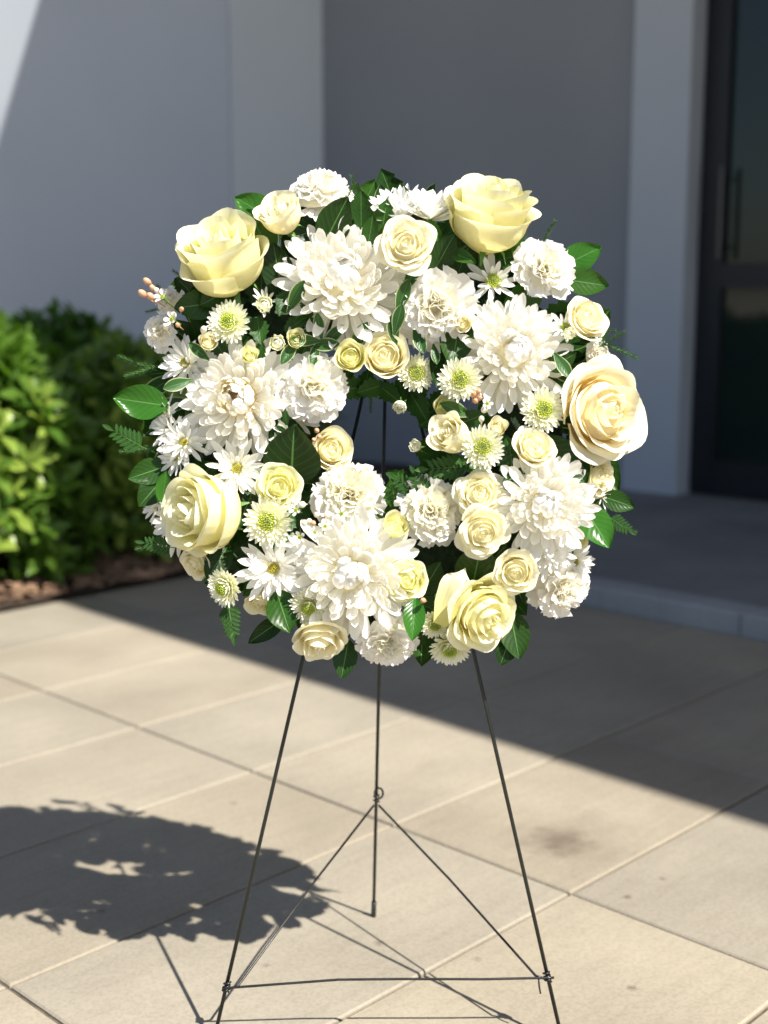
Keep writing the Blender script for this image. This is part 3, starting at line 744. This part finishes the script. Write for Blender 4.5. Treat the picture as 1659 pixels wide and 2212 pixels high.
# carnations
carnation(690, 410, 138, (-.05, .80, .60), .0, label='white carnation facing up at the top of the wreath')
carnation(942, 662, 172, (-.05, -.1, 1), .02)
carnation(1178, 580, 140, (.3, .25, .9), .0)
carnation(678, 835, 142, (.15, .05, 1), .045)
carnation(755, 1070, 152, (.12, .1, 1), .02, True, label='cream centred carnation below the opening of the wreath')
carnation(932, 1102, 140, (-.05, .0, 1), .02, True)
carnation(1216, 1272, 138, (.4, -.35, .85), .0)
carnation(836, 1390, 124, (.05, -.6, .8), .01, label='white carnation at the very bottom of the wreath')
carnation(345, 716, 84, (-.6, .1, .8), .0, False, 30)
carnation(362, 650, 70, (-.5, .3, .8), .0, False, 30)
carnation(1290, 765, 74, (.7, -.1, .7), -.02, False, 30)

# loose petal of the bottom rose
pl, pa, pr = place(955, 1285, 100, (-.4, .1, .9), .06)
lp = rib_mesh('loose_petal', M['rose_y'], 12, 12, smoothpw([(0, .12), (.35, .25), (.7, .29), (.9, .25), (.97, .17), (1, .10)]), pw([(0, .6), (.55, .3), (.8, -2.2), (1, -5)]), pw([(0, 1.0), (.7, .8), (1, .3)]), ruffle=lambda u, v: v * v * (.05 * math.sin(4.2 * u + 1) + .02 * math.sin(9 * u)), tip=lambda u, v: -.16 * u * u * max(0, v - .6) / .4)
Mx = Matrix.Translation(local(950, 1350, .105)) @ Matrix(((.42, -.87, -.25), (.90, .42, .0), (.1, -.22, .97))).to_4x4() @ Matrix.Scale(.078, 4)
obj('loose_petal', lp, wreath, None, Mx)

# waxflowers and buds
def wax_mesh():
    VV = []; FF = []; TT = []; UU = []
    V, F, T, U = ribbon(4, 4, smoothpw([(0, .14), (.5, .36), (.85, .34), (1, .12)]), pw([(0, .5), (1, .3)]), pw([(0, .6), (1, .5)]))
    for k in range(5):
        Mx = Matrix.Rotation(k * 1.2566, 3, 'Z') @ Matrix.Rotation(-.25, 3, 'Y'); n0 = len(VV)
        for v in V: VV.append(Mx @ (Vector(v) * .75 + Vector((.22, 0, 0))))
        FF += [tuple(i + n0 for i in f) for f in F]; TT += T; UU += U
    return mesh('corolla', VV, FF, M['wax'], True, {'t': TT, 'u': UU})
WAX = wax_mesh()
mb = MB(); mb.tube([(0, 0, -1.6), (0, 0, -.6), (0, 0, -.1), (0, 0, .1)], [.06, .08, .24, .27], 8); WAXCUP = mesh('waxflower', mb.V, mb.F, M['calyx'])
def wax(px, py, d, ax, lift=.03):
    p, a, r = place(px, py, d, ax, lift); f = obj('waxflower', WAXCUP, wreath, None, axis_matrix(p, a, random.uniform(0, 6), r))
    obj('corolla', WAX, f); obj('centre', HEART_G, f, None, Matrix.Translation((0, 0, .08)) @ Matrix.Scale(.9, 4))
for (x, y, d, ax) in ((648, 1160, 34, (-.2, -.2, 1)), (737, 1110, 36, (.1, .2, 1)), (640, 1102, 34, (-.4, .2, .9)), (702, 1138, 36, (.2, .6, .8)), (680, 1150, 26, (.5, -.3, .8)), (372, 690, 40, (-.5, .2, .9)), (352, 642, 44, (-.5, .5, .7)), (1052, 872, 30, (.2, .1, 1))):
    wax(x, y, d, ax, .06)
mb = MB(); mb.ball((0, 0, 0), .85, sz=1.5, nu=10, nv=7); mb.tube([(0, 0, -4.5), (.1, .1, -2.5), (0, 0, -1)], [.16, .2, .3], 6); BUD = mesh('bud', mb.V, mb.F, M['bud_white'])
for (x, y, d, c) in ((653, 1090, 18, 0), (707, 1112, 17, 0), (684, 1112, 15, 0), (668, 1126, 15, 0), (657, 1130, 16, 0), (676, 1130, 15, 1), (700, 1125, 13, 1), (632, 1085, 12, 0), (722, 1098, 13, 0),
                     (1024, 852, 16, 1), (1033, 846, 14, 1), (1028, 866, 15, 1), (1036, 860, 14, 1), (1046, 885, 18, 0), (1040, 905, 15, 0), (1054, 876, 14, 0),
                     (318, 608, 17, 1), (308, 634, 18, 1), (326, 640, 17, 1), (330, 622, 14, 1), (340, 628, 14, 0), (374, 682, 18, 0), (392, 668, 13, 1), (358, 705, 16, 0), (440, 712, 18, 0), (384, 702, 12, 1),
                     (684, 930, 14, 1), (690, 944, 13, 1), (678, 950, 12, 1), (914, 1297, 15, 1)):
    ax = (random.uniform(-.4, .4), random.uniform(-.2, .5), 1) if x > 345 else (-.7, .5, .5)
    p, a, r = place(x, y, d, ax, .055 if x > 345 else .03); obj('bud', BUD, wreath, M['bud_pink'] if c else M['bud_white'], axis_matrix(p, a, 0, r))

# ------------------------------------------------------------------ foliage of the wreath
def leaf_mesh(mat, wmax, bend_, cupv, wav=0.0, serr=0, nv=12, nu=6, peak=.5):
    def width(v):
        x = v ** (math.log(.5) / math.log(peak)); w = wmax * math.sin(math.pi * min(1, .03 + .97 * x)) ** .75 if v < 1 else .004
        if serr: w *= 1 + .42 * ((v * serr) % 1.0 - .5) * -1
        return max(.012, w)
    return rib_mesh('leaf', mat, nu, nv, width, pw([(0, bend_), (1, -bend_ * 1.4)]), lambda v: cupv, ruffle=lambda u, v: wav * math.sin(5 * v + 2.2 * u) * abs(u) - .02 * (1 - abs(u)) )
BROAD = [leaf_mesh(M['leaf'], .33, b_, c_, w_, peak=.46) for b_, c_, w_ in ((.3, .45, .03), (.6, .25, .05), (-.3, .5, .04), (.1, .7, .02))]
NARROW = [leaf_mesh(M['leaf_var'], .21, b_, c_, .02, peak=.6, nv=9, nu=6) for b_, c_ in ((.3, .5), (.7, .3), (-.2, .6))]
SERR = [leaf_mesh(M['fern'], .30, b_, .4, .03, serr=5, nv=20, nu=4, peak=.45) for b_ in (.3, .7)]
def leaf(px, py, ln, ang, toward=.25, kind=0, mat=None, lift=0.0, sw=1.0, roll=0.0, meshes=None, name='leaf', label=None):
    """leaf whose MIDDLE is at the pixel; ang: picture direction of its tip, degrees, 0 right, 90 up"""
    p0 = local(px, py, .06); r = math.hypot(p0.x, p0.y); p = local(px, py, hump(r) + lift)
    w = WM @ p; L_ = ln / FPX * (w.y * math.cos(PITCH) - (w.z - CAM_H) * math.sin(PITCH))
    x = Vector((math.cos(R(ang)), math.sin(R(ang)), toward)).normalized(); z = (Vector((0, 0, 1)) - x * x.z).normalized(); y = z.cross(x)
    Mx = Matrix((x, y, z)).transposed().to_4x4() @ Matrix.Rotation(roll, 4, 'X') @ Matrix.Diagonal((L_, L_ * sw, L_, 1))
    Mx.translation = p - x * L_ * .5
    return lab(obj(name, (meshes or BROAD)[kind], wreath, mat, Mx), label)
LB = M['leaf_bright']; LD = M['leaf_dark']
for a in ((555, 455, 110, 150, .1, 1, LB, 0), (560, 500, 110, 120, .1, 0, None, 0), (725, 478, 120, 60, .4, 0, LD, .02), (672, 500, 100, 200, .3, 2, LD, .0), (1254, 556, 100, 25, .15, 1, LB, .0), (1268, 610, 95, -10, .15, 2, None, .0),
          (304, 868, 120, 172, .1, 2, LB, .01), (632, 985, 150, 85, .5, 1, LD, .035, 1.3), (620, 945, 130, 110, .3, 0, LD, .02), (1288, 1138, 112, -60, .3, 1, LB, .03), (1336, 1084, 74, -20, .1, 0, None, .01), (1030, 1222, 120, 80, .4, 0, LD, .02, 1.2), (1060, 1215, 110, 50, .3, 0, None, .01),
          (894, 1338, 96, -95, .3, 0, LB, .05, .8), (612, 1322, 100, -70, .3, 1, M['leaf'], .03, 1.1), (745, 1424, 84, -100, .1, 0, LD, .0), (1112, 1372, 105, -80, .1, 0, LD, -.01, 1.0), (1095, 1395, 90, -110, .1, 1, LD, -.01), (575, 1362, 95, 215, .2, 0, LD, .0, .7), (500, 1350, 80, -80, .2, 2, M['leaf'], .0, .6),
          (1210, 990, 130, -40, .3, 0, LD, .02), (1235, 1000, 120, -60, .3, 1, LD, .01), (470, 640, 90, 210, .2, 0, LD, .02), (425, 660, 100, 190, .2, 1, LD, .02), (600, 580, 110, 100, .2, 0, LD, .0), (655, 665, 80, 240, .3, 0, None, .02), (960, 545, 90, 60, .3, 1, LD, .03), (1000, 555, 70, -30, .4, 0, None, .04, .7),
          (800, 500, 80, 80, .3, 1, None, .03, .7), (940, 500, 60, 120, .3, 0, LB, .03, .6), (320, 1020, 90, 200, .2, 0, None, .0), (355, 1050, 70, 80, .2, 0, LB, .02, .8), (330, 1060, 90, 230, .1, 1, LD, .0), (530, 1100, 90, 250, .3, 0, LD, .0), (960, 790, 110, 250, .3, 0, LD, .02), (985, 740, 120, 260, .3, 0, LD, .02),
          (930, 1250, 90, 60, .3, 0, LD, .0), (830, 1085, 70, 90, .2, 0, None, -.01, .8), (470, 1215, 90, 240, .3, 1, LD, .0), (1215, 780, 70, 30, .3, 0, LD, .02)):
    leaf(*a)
for a in ((700, 745, 75, 0, .3, 0), (720, 725, 70, 40, .3, 1), (660, 735, 70, 180, .3, 2), (690, 705, 60, 100, .3, 0), (680, 765, 60, 260, .3, 0), (985, 885, 80, 160, .3, 1), (775, 730, 80, 60, .3, 0), (860, 690, 70, 75, .3, 1), (870, 640, 80, 70, .3, 0), (905, 735, 70, -70, .3, 1), (940, 765, 50, -80, .3, 2),
          (625, 760, 70, 240, .3, 0), (640, 640, 80, 60, .3, 1), (1215, 790, 70, -60, .3, 1), (850, 715, 70, 100, .3, 0), (385, 830, 70, 200, .3, 1), (890, 595, 80, 65, .3, 0), (430, 760, 60, 140, .3, 1)):
    leaf(a[0], a[1], a[2], a[3], a[4], a[5], None, .035, meshes=NARROW)
for a in ((655, 690, 80, 100), (560, 715, 70, -80), (615, 655, 70, 250), (1100, 985, 90, 100), (1105, 1010, 80, -80), (950, 1000, 90, 170), (985, 1005, 80, 20), (920, 1020, 80, 190), (1030, 1010, 80, -60), (850, 1065, 70, 100), (865, 1035, 70, 150), (830, 470, 80, 80), (780, 450, 80, 90), (520, 700, 60, 200), (640, 700, 60, 30), (800, 840, 70, 200), (760, 840, 80, 190), (840, 850, 70, -40), (1020, 905, 70, 20), (905, 880, 80, -60)):
    leaf(a[0], a[1], a[2], a[3], .3, random.choice((0, 1)), None, .02, meshes=SERR)
for a in ((925, 982, 78, 150), (935, 960, 66, 175), (882, 850, 66, -100), (868, 845, 60, -75), (905, 838, 70, -80), (790, 832, 70, -100), (745, 818, 60, -120), (930, 905, 70, 215), (945, 870, 70, 240), (955, 1030, 70, 170), (880, 1060, 60, 140), (655, 760, 60, 60), (800, 690, 60, 70), (935, 600, 60, 90), (1010, 690, 60, 250), (560, 760, 50, 70), (470, 745, 60, 120)):
    leaf(a[0], a[1], a[2], a[3], .3, random.choice((0, 1)), None, .012, meshes=SERR)
for (x, y, d, m_) in ((960, 880, 46, 'rose_g'), (640, 735, 40, 'rose_g'), (1075, 925, 40, 'rose_c'), (540, 770, 36, 'rose_g'), (1000, 700, 38, 'rose_c'), (450, 740, 40, 'rose_c')):
    rose(x, y, d, (random.uniform(-.2, .2), random.uniform(0, .4), 1), m_, .3, .03, 6, tall=1.35)
# random backing leaves, tucked under the flowers all round the ring
q = random.Random(3)
for k in range(215):
    th = q.uniform(0, 2 * math.pi); rad = q.choice((.145, .16, .19, .23, .26) if k < 150 else (.245, .265, .28)) + q.uniform(-.012, .012)
    h = .05 * math.sqrt(max(0, 1 - ((rad - .178) / .105) ** 2)) + q.uniform(-.03, .0)
    out = th + q.uniform(-1.1, 1.1) + (math.pi if rad < .15 else 0)
    tw = q.uniform(.0, .6) if rad >= .15 else q.uniform(.8, 1.6)
    x = Vector((math.cos(out), math.sin(out), tw)).normalized(); z = (Vector((math.cos(th) * .3, math.sin(th) * .3, 1)) ); z = (z - x * z.dot(x)).normalized(); y = z.cross(x)
    L_ = q.uniform(.05, .085) * (.6 if rad < .15 else 1)
    Mx = Matrix((x, y, z)).transposed().to_4x4() @ Matrix.Rotation(q.uniform(-.6, .6), 4, 'X') @ Matrix.Scale(L_, 4)
    Mx.translation = Vector((rad * math.cos(th), rad * math.sin(th), h)) - x * L_ * .3
    kind = q.random()
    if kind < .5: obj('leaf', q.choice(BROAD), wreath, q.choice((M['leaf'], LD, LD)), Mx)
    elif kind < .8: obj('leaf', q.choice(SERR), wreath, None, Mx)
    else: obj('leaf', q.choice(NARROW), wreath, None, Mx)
# fir tips and fern fronds
def fir_mesh(seed):
    q = random.Random(seed); mb = MB()
    mb.tube([(0, 0, 0), (.5, .02, .02), (1, 0, .06)], [.014, .011, .006], 5)
    for k in range(110):
        t = .08 + .92 * k / 110; a = k * 2.4; l_ = .20 * (1 - .35 * t) * q.uniform(.8, 1.1)
        d = Vector((.75, math.cos(a), math.sin(a) * .8)).normalized() * l_; b = Vector((t, .02 * math.sin(3 * t), .06 * t * t)); s_ = Vector((-.2, -math.sin(a), math.cos(a))).normalized() * .010
        mb.add([b - s_, b + s_, b + d * .7 + s_ * .9, b + d, b + d * .7 - s_ * .9], [(0, 1, 2, 3, 4)])
    return mesh('fir_tip', mb.V, mb.F, M['fir'], False)
FIR = [fir_mesh(1), fir_mesh(2)]
for a in ((768, 418, 76, 100), (752, 430, 66, 70), (1182, 508, 70, 60), (1335, 757, 90, -25), (1320, 735, 70, 30), (298, 785, 85, 160), (310, 800, 80, 200), (1340, 1138, 70, -20), (1325, 1150, 60, 20), (1135, 490, 60, 90), (300, 970, 80, 190), (330, 1180, 70, 190), (400, 600, 60, 150), (345, 665, 60, 200),
          (720, 800, 60, 200), (800, 862, 60, -90), (905, 905, 70, -60), (360, 640, 60, 130), (485, 1300, 90, -70), (1300, 720, 60, 10), (470, 1235, 70, 210)):
    leaf(a[0], a[1], a[2], a[3], .15, random.choice((0, 1)), None, -.005, meshes=FIR, name='fir_tip')
def fern_mesh():
    VV = []; FF = []; TT = []; UU = []
    mb = MB(); mb.tube([(0, 0, 0), (.5, 0, .03), (1, 0, .0)], [.014, .01, .005], 5); VV += [Vector(v) for v in mb.V]; FF += mb.F; TT += [.5] * len(VV); UU += [0] * len(VV)
    V, F, T, U = ribbon(3, 9, lambda v: .02 + .19 * math.sin(math.pi * min(1, .08 + .92 * v)) * (1 + .5 * (.5 - (v * 4) % 1.0)), pw([(0, .2), (1, -.4)]), lambda v: .3)
    for k in range(7):
        t = .2 + .78 * k / 6
        for sd in ((-1, 1) if k < 6 else (0,)):
            l_ = .42 * (1 - .5 * t) if sd else .3
            Mx = Matrix.Rotation(sd * .95, 3, 'Z'); b = Vector((t, 0, .03 * math.sin(3 * t))); n0 = len(VV)
            for v in V: VV.append(Mx @ (Vector(v) * l_) + b)
            FF += [tuple(i + n0 for i in f) for f in F]; TT += T; UU += U
    return mesh('fern_frond', VV, FF, M['fern'], True, {'t': TT, 'u': UU})
FERN = [fern_mesh()]
for a in ((280, 950, 85, 150, None), (345, 1178, 70, 170, None), (625, 975, 120, 95, LD), (498, 1335, 80, -80, LD), (1335, 1130, 60, -35, None), (885, 1052, 80, 150, None), (915, 1058, 80, 120, None), (970, 1010, 100, 185, None), (1105, 1000, 110, -85, None)):
    leaf(a[0], a[1], a[2], a[3], .25, 0, a[4], .03, meshes=FERN, name='fern_frond')

# ------------------------------------------------------------------ hedge
HLEAF = [rib_mesh('leaf', M['hedge'], 2, 4, smoothpw([(0, .03), (.4, .17), (.7, .19), (1, .02)]), pw([(0, .4), (1, -b_)]), lambda v: .5) for b_ in (.6, 1.2)]
lv = [ribbon(2, 3, smoothpw([(0, .03), (.4, .17), (.7, .19), (1, .02)]), pw([(0, .4), (1, -.8)]), lambda v: .5)]
def shrub(a, b, ra, rb, h, shoots, seed, label, lsize=.092):
    q = random.Random(seed); base = ab(a, b, .03)
    sh = tag(empty('hedge_shrub', base), label, 'shrub', 'shrubs of the hedge in front of the wing')
    st = MB(); items = []
    for k in range(shoots):
        th = q.uniform(0, 2 * math.pi); zf = q.uniform(.02, 1.0) ** .9
        prof = (1 - max(0, (zf - .70) / .30) ** 2 * .75) * (.80 + .2 * math.sin(min(1, zf / .4) * 1.57))
        rr = (q.uniform(.45, 1.0) ** .5) * prof
        lump = 1 + .10 * math.sin(3 * th + seed) + .07 * math.sin(7 * th + 9 * zf + seed)
        pos = A2 * (math.cos(th) * ra * rr * lump) + B2 * (math.sin(th) * rb * rr * lump) + Vector((0, 0, zf * h * (1 + q.uniform(-.05, .05))))
        dr = (A2 * math.cos(th) + B2 * math.sin(th)) * (rr * .8) + Vector((0, 0, .55 + .8 * max(0, zf - .5))) + Vector((q.uniform(-.4, .4), q.uniform(-.4, .4), q.uniform(-.2, .3)))
        dr.normalize()
        if k % 6 == 0: st.tube([Vector((pos.x * .12, pos.y * .12, 0)), Vector((pos.x * .5, pos.y * .5, pos.z * .55)), pos], [.010, .006, .002], 5)
        n = q.randint(6, 9); x0 = dr.cross(Vector((.3, .2, 1))).normalized(); y0 = dr.cross(x0)
        for i in range(n):
            an = i * 2.4 + q.uniform(-.3, .3); op = .45 + .75 * (1 - i / n) + q.uniform(-.15, .15)
            d = dr * math.cos(op) + (x0 * math.cos(an) + y0 * math.sin(an)) * math.sin(op); z = (dr - d * dr.dot(d)).normalized(); y = z.cross(d)
            Mx = Matrix((d, y, z)).transposed().to_4x4() @ Matrix.Scale(lsize * q.uniform(.75, 1.2), 4); Mx.translation = pos + dr * (.05 * i / n - .05)
            w = base + Mx.translation
            items.append((w.y * 1.0 - 0.25 * rr + abs(w.x) * .0, Mx))
    items.sort(key=lambda t: t[0])
    for k, (_, Mx) in enumerate(items[:290]): obj('leaf', HLEAF[k % 2], sh, None, Mx)
    V0, F0, T0, U0 = lv[0]; A0 = np.array(V0); n0 = len(V0); VV = []; FF = []
    for k, (_, Mx) in enumerate(items[290:]):
        m3 = np.array(Mx.to_3x3()); VV.append(A0 @ m3.T + np.array(Mx.translation)); FF += [tuple(i + n0 * k for i in f) for f in F0]
    VV = np.concatenate(VV)
    fo = obj('foliage', mesh('foliage', VV, FF, M['hedge'], True, {'t': T0 * (len(VV) // n0), 'u': U0 * (len(VV) // n0)}), sh); fo['kind'] = 'stuff'
    st.build('stems', M['twig'], sh, True)
shrub(2.28, BED_B + .43, .42, .40, .79, 480, 1, 'sunlit yellow green shrub at the front end of the hedge', .108)
shrub(2.95, BED_B + .45, .45, .42, .76, 500, 2, 'shaded dark green shrub beside the sunlit one in the hedge')
shrub(3.45, BED_B + .52, .36, .42, .79, 560, 3, 'shaded hedge shrub half hidden behind the left edge of the wreath')
shrub(3.00, BED_B + 1.15, .45, .40, .84, 480, 4, 'shaded tall shrub in the back row of the hedge by the wing wall')
